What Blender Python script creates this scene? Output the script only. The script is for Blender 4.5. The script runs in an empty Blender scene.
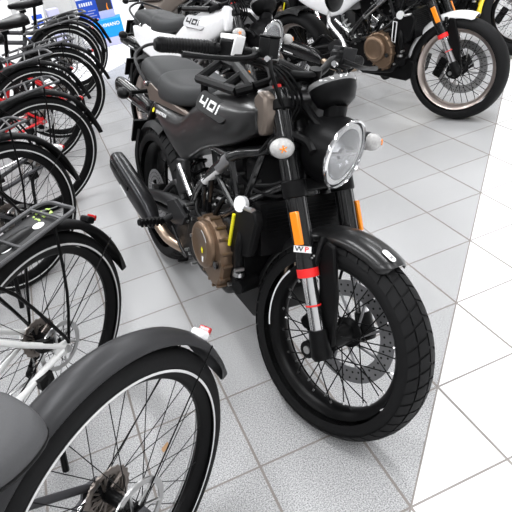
import bpy, math, random
from mathutils import Vector, Matrix
random.seed(7)
C = bpy.context.scene.collection
PI = math.pi
R_ = math.radians
V = Vector

# ---------------------------------------------------------------- camera
cd = bpy.data.cameras.new('camera')
cam = bpy.data.objects.new('camera', cd)
C.objects.link(cam)
cd.sensor_width = 36.0
cd.lens = 568.44 / 512 * 36.0
cd.clip_start = 0.02
right = V((-0.91786463, 0.35970921, -0.16773132))
down = V((0.32939704, 0.45464594, -0.82752321))
fwd = V((-0.22140936, -0.81480449, -0.53579058))
m = Matrix((( right.x, -down.x, -fwd.x), (right.y, -down.y, -fwd.y), (right.z, -down.z, -fwd.z))).to_4x4()
m.translation = (2.57276337, 2.84796227, 1.37347896)
cam.matrix_world = m
bpy.context.scene.camera = cam

# ---------------------------------------------------------------- world, lamps, exposure
w = bpy.data.worlds.new('showroom_light')
bpy.context.scene.world = w
w.use_nodes = True
w.node_tree.nodes['Background'].inputs[0].default_value = (0.93, 0.96, 1.0, 1)
w.node_tree.nodes['Background'].inputs[1].default_value = 0.42
def area(x, y, z, sx, sy, power, rz=0, name='ceiling_lamp'):
    l = bpy.data.lights.new(name, 'AREA')
    l.shape = 'RECTANGLE'; l.size = sx; l.size_y = sy; l.energy = power; l.color = (0.975, 0.985, 1.0)
    o = bpy.data.objects.new(name, l); o.location = (x, y, z); o.rotation_euler = (0, 0, rz); C.objects.link(o)
for ix, x in enumerate((-2.4, 0.2, 2.8, 5.4)):
    for y in (-7.5, -4.6, -1.7, 1.2, 4.1):
        area(x, y, 3.4, 0.28, 2.0, 62)
vs = bpy.context.scene.view_settings
vs.view_transform = 'Standard'; vs.look = 'None'; vs.gamma = 1.0; vs.use_curve_mapping = False
vs.exposure = -0.12

# ---------------------------------------------------------------- materials
MATS = {}
def mat(name, col, rough=0.5, metal=0.0, var=0.06, bump=0.0, scale=60.0, coat=0.0, trans=0.0, spec=None, ior=1.45):
    if name in MATS: return MATS[name]
    m = bpy.data.materials.new(name); m.use_nodes = True
    nt = m.node_tree; b = nt.nodes['Principled BSDF']
    tc = nt.nodes.new('ShaderNodeTexCoord')
    n = nt.nodes.new('ShaderNodeTexNoise'); n.inputs['Scale'].default_value = scale; n.inputs['Detail'].default_value = 3
    nt.links.new(tc.outputs['Object'], n.inputs['Vector'])
    mx = nt.nodes.new('ShaderNodeMix'); mx.data_type = 'RGBA'
    c = V(col)
    mx.inputs['A'].default_value = (*(c * (1 - var)), 1); mx.inputs['B'].default_value = (*[min(1, k) for k in c * (1 + var)], 1)
    nt.links.new(n.outputs['Fac'], mx.inputs['Factor']); nt.links.new(mx.outputs['Result'], b.inputs['Base Color'])
    b.inputs['Roughness'].default_value = rough; b.inputs['Metallic'].default_value = metal; b.inputs['IOR'].default_value = ior
    b.inputs['Specular IOR Level'].default_value = spec if spec is not None else (0.13 if sum(col) < 0.3 and not coat else 0.5)
    b.inputs['Coat Weight'].default_value = coat; b.inputs['Coat Roughness'].default_value = 0.08
    b.inputs['Transmission Weight'].default_value = trans
    if bump:
        bp = nt.nodes.new('ShaderNodeBump'); bp.inputs['Strength'].default_value = bump; bp.inputs['Distance'].default_value = 0.002
        nt.links.new(n.outputs['Fac'], bp.inputs['Height']); nt.links.new(bp.outputs['Normal'], b.inputs['Normal'])
    MATS[name] = m
    return m
M_RUBBER = mat('tyre_rubber', (0.009, 0.009, 0.0094), 0.6, bump=0.2, scale=200)
M_BLACK = mat('black_plastic', (0.0045, 0.0045, 0.0048), 0.38)
M_SATIN = mat('satin_black_metal', (0.005, 0.005, 0.0053), 0.33, 0.06)
M_GLOSS = mat('gloss_black', (0.006, 0.006, 0.0065), 0.18, 0.0, coat=0.25)
M_SEAT = mat('seat_vinyl', (0.033, 0.034, 0.035), 0.5, bump=0.25, scale=500)
M_MATTE = mat('matte_black_paint', (0.010, 0.010, 0.0103), 0.30, 0.08, coat=0.10)
M_BRONZE = mat('bronze_cast_metal', (0.20, 0.135, 0.09), 0.38, 0.75, bump=0.15, scale=120)
M_BRPAINT = mat('bronze_paint', (0.20, 0.165, 0.14), 0.35, 0.7)
M_CHROME = mat('polished_metal', (0.75, 0.75, 0.76), 0.12, 1.0)
M_STEEL = mat('brushed_steel', (0.5, 0.5, 0.5), 0.3, 1.0)
M_ALU = mat('grey_aluminium', (0.33, 0.33, 0.34), 0.4, 0.8)
M_PIPE = mat('heated_exhaust_pipe', (0.50, 0.38, 0.29), 0.3, 1.0, var=0.15, scale=20)
M_RED = mat('red_anodised', (0.75, 0.02, 0.02), 0.35)
M_ORANGE = mat('amber_reflector', (0.95, 0.27, 0.01), 0.25, coat=0.5)
M_WHITE = mat('white_print', (0.85, 0.85, 0.85), 0.45)
M_WPAINT = mat('white_paint', (0.86, 0.86, 0.87), 0.25, coat=0.5)
M_YELLOW = mat('yellow_print', (0.95, 0.85, 0.02), 0.4)
M_YPAINT = mat('yellow_paint', (0.9, 0.66, 0.02), 0.3, coat=0.4)
M_LENS = mat('clear_lens', (0.95, 0.96, 0.97), 0.04, 0.0, trans=0.9, ior=1.3)
M_SIGL = mat('signal_lens', (0.60, 0.59, 0.58), 0.15, 0.0, trans=0.3, var=0.35, scale=160, bump=0.6)
M_REFL = mat('lamp_reflector', (0.62, 0.63, 0.65), 0.22, 0.9)
M_GOLD = mat('gold_anodised', (0.7, 0.42, 0.12), 0.35, 0.8)
M_GREYP = mat('dark_grey_plastic', (0.022, 0.022, 0.023), 0.42)
M_FGREY = mat('grey_mudguard', (0.042, 0.042, 0.044), 0.36, 0.3)
M_SADDLE = mat('grey_saddle_cover', (0.075, 0.075, 0.078), 0.45, bump=0.2, scale=300)
M_REFS = mat('reflective_stripe', (0.66, 0.66, 0.66), 0.4)
M_RIMB = mat('taupe_rim', (0.42, 0.36, 0.33), 0.3, 0.8)
M_RFRAME = mat('red_frame_paint', (0.72, 0.015, 0.02), 0.3, coat=0.4)
M_WFRAME = mat('white_frame_paint', (0.85, 0.85, 0.84), 0.3, coat=0.3)
M_GFRAME = mat('grey_frame_paint', (0.07, 0.07, 0.075), 0.35, 0.4)
M_TAILR = mat('red_tail_lens', (0.42, 0.012, 0.012), 0.2, coat=0.5)
M_RACK = mat('rack_grey_metal', (0.10, 0.10, 0.104), 0.4, 0.5)
M_CASS = mat('sprocket_steel', (0.24, 0.21, 0.19), 0.35, 0.9, var=0.2)

# ---------------------------------------------------------------- mesh helpers
def spline(pts, n=6):
    pts = [V(p) for p in pts]
    if len(pts) < 3 or n < 2: return pts
    out = []
    for i in range(len(pts) - 1):
        p0 = pts[max(i - 1, 0)]; p1 = pts[i]; p2 = pts[i + 1]; p3 = pts[min(i + 2, len(pts) - 1)]
        for k in range(n):
            t = k / n
            out.append(0.5 * ((2 * p1) + (p2 - p0) * t + (2 * p0 - 5 * p1 + 4 * p2 - p3) * t * t + (3 * p1 - p0 - 3 * p2 + p3) * t ** 3))
    out.append(pts[-1])
    return out
class MB:
    def __init__(s): s.v = []; s.f = []; s.mi = []; s.m = 0
    def add(s, vs, fs):
        b = len(s.v); s.v += [V(x) for x in vs]
        for f in fs: s.f.append([b + i for i in f]); s.mi.append(s.m)
        return s
    def rings(s, rings, closed=True, caps=True, loop=False):
        n = len(rings[0]); vs = [p for r in rings for p in r]; fs = []
        nr = len(rings)
        for i in range(nr if loop else nr - 1):
            a = i * n; b = ((i + 1) % nr) * n
            for j in range(n if closed else n - 1):
                k = (j + 1) % n; fs.append((a + j, a + k, b + k, b + j))
        if caps and not loop and closed:
            fs.append(tuple(range(n - 1, -1, -1))); fs.append(tuple((nr - 1) * n + j for j in range(n)))
        return s.add(vs, fs)
    def box(s, c, size, rot=None, taper=1.0):
        x, y, z = [k / 2 for k in size]; c = V(c)
        vs = [V((a * x * (taper if e > 0 else 1), b * y * (taper if e > 0 else 1), e * z)) for e in (-1, 1) for a, b in ((-1, -1), (1, -1), (1, 1), (-1, 1))]
        if rot is not None:
            R = rot if isinstance(rot, Matrix) else Matrix.Rotation(rot[0], 3, 'X') if False else (Matrix.Rotation(rot[2], 3, 'Z') @ Matrix.Rotation(rot[1], 3, 'Y') @ Matrix.Rotation(rot[0], 3, 'X'))
            vs = [R @ v for v in vs]
        return s.add([v + c for v in vs], [(3, 2, 1, 0), (4, 5, 6, 7), (0, 1, 5, 4), (1, 2, 6, 5), (2, 3, 7, 6), (3, 0, 4, 7)])
    def tube(s, pts, r, seg=10, n=6, caps=True):
        pts = spline(pts, n); N = len(pts)
        rs = r if isinstance(r, (list, tuple)) else None
        t = (pts[1] - pts[0]).normalized(); u = t.orthogonal().normalized(); rings = []
        for i, p in enumerate(pts):
            tt = ((pts[min(i + 1, N - 1)] - pts[max(i - 1, 0)])).normalized()
            u = (u - tt * u.dot(tt)).normalized(); w_ = tt.cross(u)
            if rs:
                q = i / (N - 1) * (len(rs) - 1); a = int(min(q, len(rs) - 2)); rr = rs[a] + (rs[a + 1] - rs[a]) * (q - a)
            else: rr = r
            rings.append([p + rr * (math.cos(2 * PI * k / seg) * u + math.sin(2 * PI * k / seg) * w_) for k in range(seg)])
        return s.rings(rings, caps=caps)
    def cyl(s, a, b, r0, r1=None, seg=20):
        r1 = r0 if r1 is None else r1
        return s.tube([a, b], [r0, r1], seg, 1)
    def lathe(s, prof, c, axis, seg=32, a0=0, a1=2 * PI, ref=None, closed_prof=False):
        axis = V(axis).normalized(); c = V(c)
        u = V(ref) if ref is not None else axis.orthogonal(); u = (u - axis * u.dot(axis)).normalized(); w_ = axis.cross(u)
        full = abs(a1 - a0 - 2 * PI) < 1e-6; rings = []
        for i in range(seg if full else seg + 1):
            t = a0 + (a1 - a0) * i / seg; d = math.cos(t) * u + math.sin(t) * w_
            rings.append([c + d * max(r, 1e-5) + axis * a for r, a in prof])
        return s.rings(rings, closed=closed_prof, caps=closed_prof, loop=full)
    def prism(s, poly, y0, y1, plane='xz'):
        f = (lambda p, y: (p[0], y, p[1])) if plane == 'xz' else (lambda p, y: (p[0], p[1], y))
        return s.rings([[f(p, y0) for p in poly], [f(p, y1) for p in poly]])
    def ball(s, c, r, seg=16, axis=(0, 0, 1)):
        rx = r if isinstance(r, (tuple, list)) else (r, r, r); c = V(c); rings = []
        for i in range(1, seg // 2):
            a = PI * i / (seg // 2)
            rings.append([c + V((rx[0] * math.sin(a) * math.cos(2 * PI * k / seg), rx[1] * math.sin(a) * math.sin(2 * PI * k / seg), -rx[2] * math.cos(a))) for k in range(seg)])
        return s.rings(rings)
    def build(s, name, mats, parent=None, T=None, smooth=True, bevel=0.0, sub=0, ang=40):
        me = bpy.data.meshes.new(name)
        vs = s.v if T is None else [T @ v for v in s.v]
        me.from_pydata([tuple(v) for v in vs], [], s.f)
        if not isinstance(mats, (list, tuple)): mats = [mats]
        for m_ in mats: me.materials.append(m_)
        if len(mats) > 1: me.polygons.foreach_set('material_index', s.mi)
        import bmesh
        bm = bmesh.new(); bm.from_mesh(me); bmesh.ops.recalc_face_normals(bm, faces=bm.faces); bm.to_mesh(me); bm.free()
        if smooth:
            me.polygons.foreach_set('use_smooth', [True] * len(me.polygons))
            if not sub: me.set_sharp_from_angle(angle=R_(ang))
        o = bpy.data.objects.new(name, me); C.objects.link(o)
        if parent is not None: o.parent = parent
        if bevel:
            b = o.modifiers.new('bevel', 'BEVEL'); b.width = bevel; b.segments = 2; b.limit_method = 'ANGLE'; b.angle_limit = R_(35)
        if sub:
            b = o.modifiers.new('subdivision', 'SUBSURF'); b.levels = sub; b.render_levels = sub
        return o
def dup(o, parent=None, T=None):
    c = o.copy(); C.objects.link(c)
    if parent is not None: c.parent = parent
    if T is not None: c.matrix_local = T
    return c
def pose_matrix(x, y, h, lean):
    h = R_(h); l = R_(lean)
    d = V((math.cos(h), math.sin(h), 0)); sd = V((-math.sin(h), math.cos(h), 0))
    u = V((0, 0, 1)) * math.cos(l) + sd * math.sin(l); le = u.cross(d)
    M = Matrix(((d.x, le.x, u.x), (d.y, le.y, u.y), (d.z, le.z, u.z))).to_4x4(); M.translation = (x, y, 0)
    return M
def thing(name, label, cat, M=None, group=None):
    o = bpy.data.objects.new(name, None); C.objects.link(o); o.empty_display_size = 0.1
    if M is not None: o.matrix_world = M
    tag(o, label, cat, group); return o
def tag(o, label, cat, group=None):
    o['label'] = label; o['category'] = cat
    if group: o['group'] = group
def text(body, size, mtx, material, parent, name='lettering', ext=0.0006, T=None, sx=1.0):
    cu = bpy.data.curves.new(name, 'FONT'); cu.body = body; cu.size = size; cu.extrude = ext; cu.align_x = 'CENTER'; cu.align_y = 'CENTER'
    cu.offset = size * 0.012; cu.resolution_u = 3
    t = bpy.data.objects.new('tmp', cu); C.objects.link(t)
    dg = bpy.context.evaluated_depsgraph_get(); dg.update()
    me = bpy.data.meshes.new_from_object(t.evaluated_get(dg))
    bpy.data.objects.remove(t)
    me.name = name
    me.transform(Matrix.Diagonal((sx, 1, 1, 1))); me.transform(mtx)
    if T is not None: me.transform(T)
    me.materials.clear(); me.materials.append(material)
    o = bpy.data.objects.new(name, me); C.objects.link(o); o.parent = parent
    return o
def frame_m(o, x, n):
    """matrix with origin o, text direction x and surface normal n"""
    x = V(x).normalized(); n = V(n).normalized(); y = n.cross(x).normalized(); n = x.cross(y)
    M = Matrix(((x.x, y.x, n.x), (x.y, y.y, n.y), (x.z, y.z, n.z))).to_4x4(); M.translation = V(o); return M

# ---------------------------------------------------------------- floor and walls
def floor_material():
    m = bpy.data.materials.new('tiled_floor'); m.use_nodes = True
    nt = m.node_tree; b = nt.nodes['Principled BSDF']; L = nt.links.new
    g = nt.nodes.new('ShaderNodeNewGeometry'); sp = nt.nodes.new('ShaderNodeSeparateXYZ'); L(g.outputs['Position'], sp.inputs[0])
    def math_(op, a, b_=None, c=None):
        n = nt.nodes.new('ShaderNodeMath'); n.operation = op
        for i, q in enumerate((a, b_, c)):
            if q is None: continue
            if isinstance(q, (int, float)): n.inputs[i].default_value = q
            else: L(q, n.inputs[i])
        return n.outputs[0]
    X, Y = sp.outputs['X'], sp.outputs['Y']
    def line(coord, wd):
        t = math_('MULTIPLY', coord, 1 / 0.3)
        f = math_('ABSOLUTE', math_('SUBTRACT', t, math_('ROUND', t)))
        return math_('LESS_THAN', f, wd)
    lx = line(X, 0.0125); ly = line(Y, 0.0105)
    d = math_('SUBTRACT', X, Y)
    white = math_('MAXIMUM', math_('LESS_THAN', d, 0.0), math_('GREATER_THAN', d, 5.655))
    dl = math_('MINIMUM', math_('ABSOLUTE', d), math_('ABSOLUTE', math_('SUBTRACT', d, 5.655)))
    ldiag = math_('LESS_THAN', dl, 0.0036)
    def noise(scale, det=2, rough=0.5):
        n = nt.nodes.new('ShaderNodeTexNoise'); n.inputs['Scale'].default_value = scale; n.inputs['Detail'].default_value = det; n.inputs['Roughness'].default_value = rough
        L(g.outputs['Position'], n.inputs['Vector']); return n.outputs['Fac']
    def ramp(fac, stops):
        r = nt.nodes.new('ShaderNodeValToRGB'); L(fac, r.inputs[0]); e = r.color_ramp.elements
        for i, (p, c) in enumerate(stops):
            el = e[i] if i < 2 else e.new(p); el.position = p; el.color = (*c, 1)
        return r.outputs[0]
    def mix(f, a, b_, mode='MIX'):
        n = nt.nodes.new('ShaderNodeMix'); n.data_type = 'RGBA'; n.blend_type = mode
        for s_, q in (('Factor', f), ('A', a), ('B', b_)):
            if isinstance(q, tuple): n.inputs[s_].default_value = (*q, 1)
            elif isinstance(q, (int, float)): n.inputs[s_].default_value = q
            else: L(q, n.inputs[s_])
        return n.outputs['Result']
    speck = ramp(noise(260, 3, 0.8), [(0.36, (0.13, 0.13, 0.133)), (0.5, (0.40, 0.40, 0.404)), (0.63, (0.66, 0.66, 0.664))])
    cloud = ramp(noise(2.2, 4), [(0.3, (0.90, 0.90, 0.90)), (0.7, (1, 1, 1))])
    tile = nt.nodes.new('ShaderNodeTexWhiteNoise'); tile.noise_dimensions = '2D'
    cb = nt.nodes.new('ShaderNodeCombineXYZ'); L(math_('FLOOR', math_('MULTIPLY', X, 1 / 0.3)), cb.inputs[0]); L(math_('FLOOR', math_('MULTIPLY', Y, 1 / 0.3)), cb.inputs[1]); L(cb.outputs[0], tile.inputs['Vector'])
    tv = ramp(tile.outputs['Value'], [(0.0, (0.95, 0.95, 0.95)), (1.0, (1, 1, 1))])
    grey = mix(1.0, mix(1.0, speck, cloud, 'MULTIPLY'), tv, 'MULTIPLY')
    col = mix(white, grey, (0.83, 0.83, 0.835))
    gcol = mix(noise(9, 3), (0.15, 0.125, 0.105), (0.26, 0.235, 0.22))
    grout = math_('MAXIMUM', math_('MAXIMUM', ly, lx), ldiag)
    fac = math_('MULTIPLY', grout, 0.9)
    L(mix(fac, col, gcol), b.inputs['Base Color'])
    rr = math_('ADD', 0.34, math_('MULTIPLY', grout, 0.4)); L(rr, b.inputs['Roughness'])
    bp = nt.nodes.new('ShaderNodeBump'); bp.inputs['Strength'].default_value = 0.5; bp.inputs['Distance'].default_value = 0.002
    L(math_('SUBTRACT', 1.0, grout), bp.inputs['Height']); L(bp.outputs['Normal'], b.inputs['Normal'])
    return m
fl = MB().box((1.5, -1.8, -0.05), (12, 16, 0.1)).build('floor', floor_material(), smooth=False); fl['kind'] = 'structure'
M_WALL = mat('pale_grey_wall_paint', (0.50, 0.50, 0.50), 0.8, bump=0.1)
for nm, c, s in (('wall_back', (1.5, -9.85, 1.8), (12, 0.1, 3.6)), ('wall_left', (7.55, -1.8, 1.8), (0.1, 16, 3.6)), ('wall_right', (-4.55, -1.8, 1.8), (0.1, 16, 3.6)), ('wall_front', (1.5, 6.25, 1.8), (12, 0.1, 3.6))):
    o = MB().box(c, s).build(nm, M_WALL, smooth=False); o['kind'] = 'structure'
o = MB().box((1.5, -1.8, 3.65), (12, 16, 0.1)).build('ceiling', M_WALL, smooth=False); o['kind'] = 'structure'

# ---------------------------------------------------------------- wheels
def tyre_profile(Rr, W, bead):
    """open profile (radius, offset) from bead to bead"""
    h = Rr - bead; pr = []
    for i in range(17):
        t = PI * (i / 16) * 1.24 - PI * 0.12
        a = -math.cos(t) * W / 2; r = bead + h * 0.42 + math.sin(t) * h * 0.58
        pr.append((max(r, bead - 0.001), a))
    return pr
def wheel(parent, c, Rr, W, rim_r, rim_w, tyre_mat, rim_mat, T=None, name='front_wheel', nsp=32, knobs=False, disc=None, hub_r=0.03, hub_w=0.1,
          sub_spokes=True, stripe=None, spoke_mat=None, cass=None, spr=0.0016, nipple=None, hubmat=None, seg=72):
    c = V(c); ax = V((0, 1, 0)); rf = V((1, 0, 0))
    rim = MB()
    depth_ = 0
    rp = [(rim_r + 0.008, -rim_w / 2), (rim_r + 0.001, -rim_w / 2 + 0.004), (rim_r - 0.012, -rim_w * 0.28), (rim_r - 0.018, -rim_w * 0.12), (rim_r - 0.018, rim_w * 0.12), (rim_r - 0.012, rim_w * 0.28), (rim_r + 0.001, rim_w / 2 - 0.004), (rim_r + 0.008, rim_w / 2), (rim_r + 0.004, rim_w / 2 - 0.008), (rim_r - 0.004, 0), (rim_r + 0.004, -rim_w / 2 + 0.008)]
    rim.lathe(rp, c, ax, seg, ref=rf, closed_prof=True)
    w_ = rim.build(name, rim_mat, parent, T)
    ty = MB().lathe(tyre_profile(Rr, W, rim_r), c, ax, seg, ref=rf)
    if knobs:
        prof = tyre_profile(Rr, W, rim_r)
        def pt(th, u, off):
            q = u * 16; i = int(min(q, 15)); k = q - i
            r = prof[i][0] * (1 - k) + prof[i + 1][0] * k; a = prof[i][1] * (1 - k) + prof[i + 1][1] * k
            cr = rim_r + (Rr - rim_r) * 0.42
            n = V((r - cr, 0, a * 0.8)).normalized() if True else None
            r += off * n.x; a += off * n.z
            return c + V((math.cos(th) * r, a, math.sin(th) * r))
        N = 46
        for i in range(N):
            for u0, u1, sh, sk in ((0.20, 0.335, 0.0, 0.35), (0.355, 0.488, 0.5, 0.25), (0.512, 0.645, 0.0, -0.25), (0.665, 0.80, 0.5, -0.35)):
                d = 2 * PI / N; t0 = (i + sh) * d; L_ = d * 0.84
                vs = []
                for off in (-0.002, 0.0045):
                    for (uu, tt) in ((u0, t0), ((u0 + u1) / 2, t0), (u1, t0), (u1, t0 + L_), ((u0 + u1) / 2, t0 + L_), (u0, t0 + L_)):
                        vs.append(pt(tt + sk * d * (uu - u0) / (u1 - u0), uu, off))
                ty.add(vs, [(6, 7, 10, 11), (7, 8, 9, 10), (0, 1, 7, 6), (1, 2, 8, 7), (2, 3, 9, 8), (3, 4, 10, 9), (4, 5, 11, 10), (5, 0, 6, 11)])
    ty.build('tyre', tyre_mat, w_, T, ang=50)
    if stripe:
        for sd in (1, -1):
            r0, r1, a, a0, a1 = stripe
            prof = tyre_profile(Rr, W, rim_r)[:9]
            def off(r):
                for (ra, aa), (rb, ab) in zip(prof[1:], prof[2:]):
                    if ra <= r <= rb + 1e-9: return abs(aa + (ab - aa) * (r - ra) / (rb - ra + 1e-9))
                return W / 2
            MB().lathe([(r0, sd * (off(r0) + 0.0004)), ((r0 + r1) / 2, sd * (off((r0 + r1) / 2) + 0.0012)), (r1, sd * (off(r1) + 0.0004))], c, ax, seg, a0, a1, ref=rf).build('reflective_stripe', M_REFS, w_, T)
    hb = MB(); hb.lathe([(0.004, -hub_w / 2 - 0.01), (hub_r * 0.5, -hub_w / 2 - 0.01), (hub_r * 0.6, -hub_w / 2), (hub_r, -hub_w / 2 + 0.004), (hub_r, -hub_w / 2 + 0.01), (hub_r * 0.62, -hub_w / 2 + 0.018),
                         (hub_r * 0.62, hub_w / 2 - 0.018), (hub_r, hub_w / 2 - 0.01), (hub_r, hub_w / 2 - 0.004), (hub_r * 0.6, hub_w / 2), (hub_r * 0.5, hub_w / 2 + 0.01), (0.004, hub_w / 2 + 0.01)], c, ax, 24, ref=rf)
    hb.build('hub', hubmat or M_SATIN, w_, T)
    allsp = MB()
    for i in range(nsp):
        sd = 1 if i % 2 else -1; cr = 1 if (i // 2) % 2 else -1
        a = 2 * PI * i / nsp; ah = a + cr * (0.75 if hub_r > 0.02 else 0.6)
        p0 = c + V((math.cos(ah) * hub_r * 0.92, sd * (hub_w / 2 - 0.008), math.sin(ah) * hub_r * 0.92))
        p1 = c + V((math.cos(a) * (rim_r - 0.014), sd * rim_w * 0.08, math.sin(a) * (rim_r - 0.014)))
        mb = MB() if sub_spokes else allsp
        mb.m = 0; mb.cyl(p0, p1, spr, spr, 5)
        if nipple:
            q = p1 + (p0 - p1).normalized() * 0.012; mb.m = 1; mb.cyl(p1, q, spr * 1.9, spr * 1.7, 6); mb.m = 0
        if sub_spokes: mb.build('spoke', [spoke_mat or M_SATIN] + ([nipple] if nipple else []), w_, T)
    if not sub_spokes: allsp.build('spokes', [spoke_mat or M_SATIN] + ([nipple] if nipple else []), w_, T)
    if disc:
        r0, r1, y, dm, ns = disc
        d = MB(); d.lathe([(r0, y - 0.002), (r1, y - 0.002), (r1, y + 0.002), (r0, y + 0.002)], c, ax, 48, ref=rf, closed_prof=True)
        for i in range(ns):
            a = 2 * PI * i / ns
            d.cyl(c + V((math.cos(a) * hub_r * 0.8, y, math.sin(a) * hub_r * 0.8)), c + V((math.cos(a + 0.5) * (r0 + 0.004), y, math.sin(a + 0.5) * (r0 + 0.004))), 0.004, 0.004, 6)
        do = d.build('brake_disc', dm, w_, T)
        if r1 > 0.1:
            h = MB()
            for i in range(36):
                for k, rr in enumerate((0.3, 0.7)):
                    a = 2 * PI * (i + k * 0.5) / 36; r = r0 + (r1 - r0) * rr
                    p = c + V((math.cos(a) * r, y, math.sin(a) * r)); h.cyl(p - ax * 0.0026, p + ax * 0.0026, 0.0035, 0.0035, 8)
            h.build('disc_holes', M_GREYP, w_, T)
    if cass:
        y, rmax, cm = cass
        k = MB()
        for i in range(8):
            r = rmax - i * (rmax - 0.02) / 8; yy = y - i * 0.0042; n = int(r * 320); oi = []
            ri = max(r - 0.012, 0.012) if i < 5 else 0.012
            for j in range(n * 2):
                a = 2 * PI * j / (n * 2); q = r + (0.003 if j % 2 else -0.002); oi.append((V((math.cos(a) * q, 0, math.sin(a) * q)), V((math.cos(a) * ri, 0, math.sin(a) * ri))))
            e = V((0, 0.001, 0)); b0 = c + V((0, yy, 0))
            k.rings([[b0 + a_ - e, b0 + a_ + e, b0 + b_ + e, b0 + b_ - e] for a_, b_ in oi], loop=True)
            if i < 5:
                for q in range(5):
                    a = 2 * PI * q / 5 + i * .3; k.cyl(b0 + V((math.cos(a) * .012, 0, math.sin(a) * .012)), b0 + V((math.cos(a + .25) * (ri + .002), 0, math.sin(a + .25) * (ri + .002))), .0035, .002, 5)
        fhb = MB(); fhb.cyl(c + V((0, y + .004, 0)), c + V((0, y - .034, 0)), .017, .017, 20); fhb.build('freehub', M_BLACK, w_, T)
        k.build('cassette', cm, w_, T, ang=30)
    return w_

# ---------------------------------------------------------------- motorcycle
def digits_401(F, mt, parent):
    w, h, t = .044, .029, .0076
    def bars(x, segs):
        b = MB()
        for (a0, b0, a1, b1) in segs: b.box((x + (a0 + a1) / 2, (b0 + b1) / 2, .0068), (abs(a1 - a0), abs(b1 - b0), .0016))
        b.v = [F @ q for q in b.v]; return b.build('badge_number', mt, parent, smooth=False)
    bars(-.058, [(-w/2, -h/2 + .008, -w/2 + t, h/2), (-w/2, -h/2 + .006, w/2, -h/2 + .006 + t), (w/2 - t, -h/2, w/2, h/2)])
    bars(.0, [(-w/2, -h/2, -w/2 + t, h/2), (w/2 - t, -h/2, w/2, h/2), (-w/2, -h/2, w/2, -h/2 + t), (-w/2, h/2 - t, w/2, h/2)])
    bars(.040, [(-t/2, -h/2, t/2, h/2)])
WB = 1.2528; RK = R_(25)
SA = V((-math.sin(RK), 0, math.cos(RK))); SP = V((WB + 0.095, 0, 0))
def FX(z, o=0.0): return 1.285 - 0.4663 * (z - 0.2925) + o     # fork leg line
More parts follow.
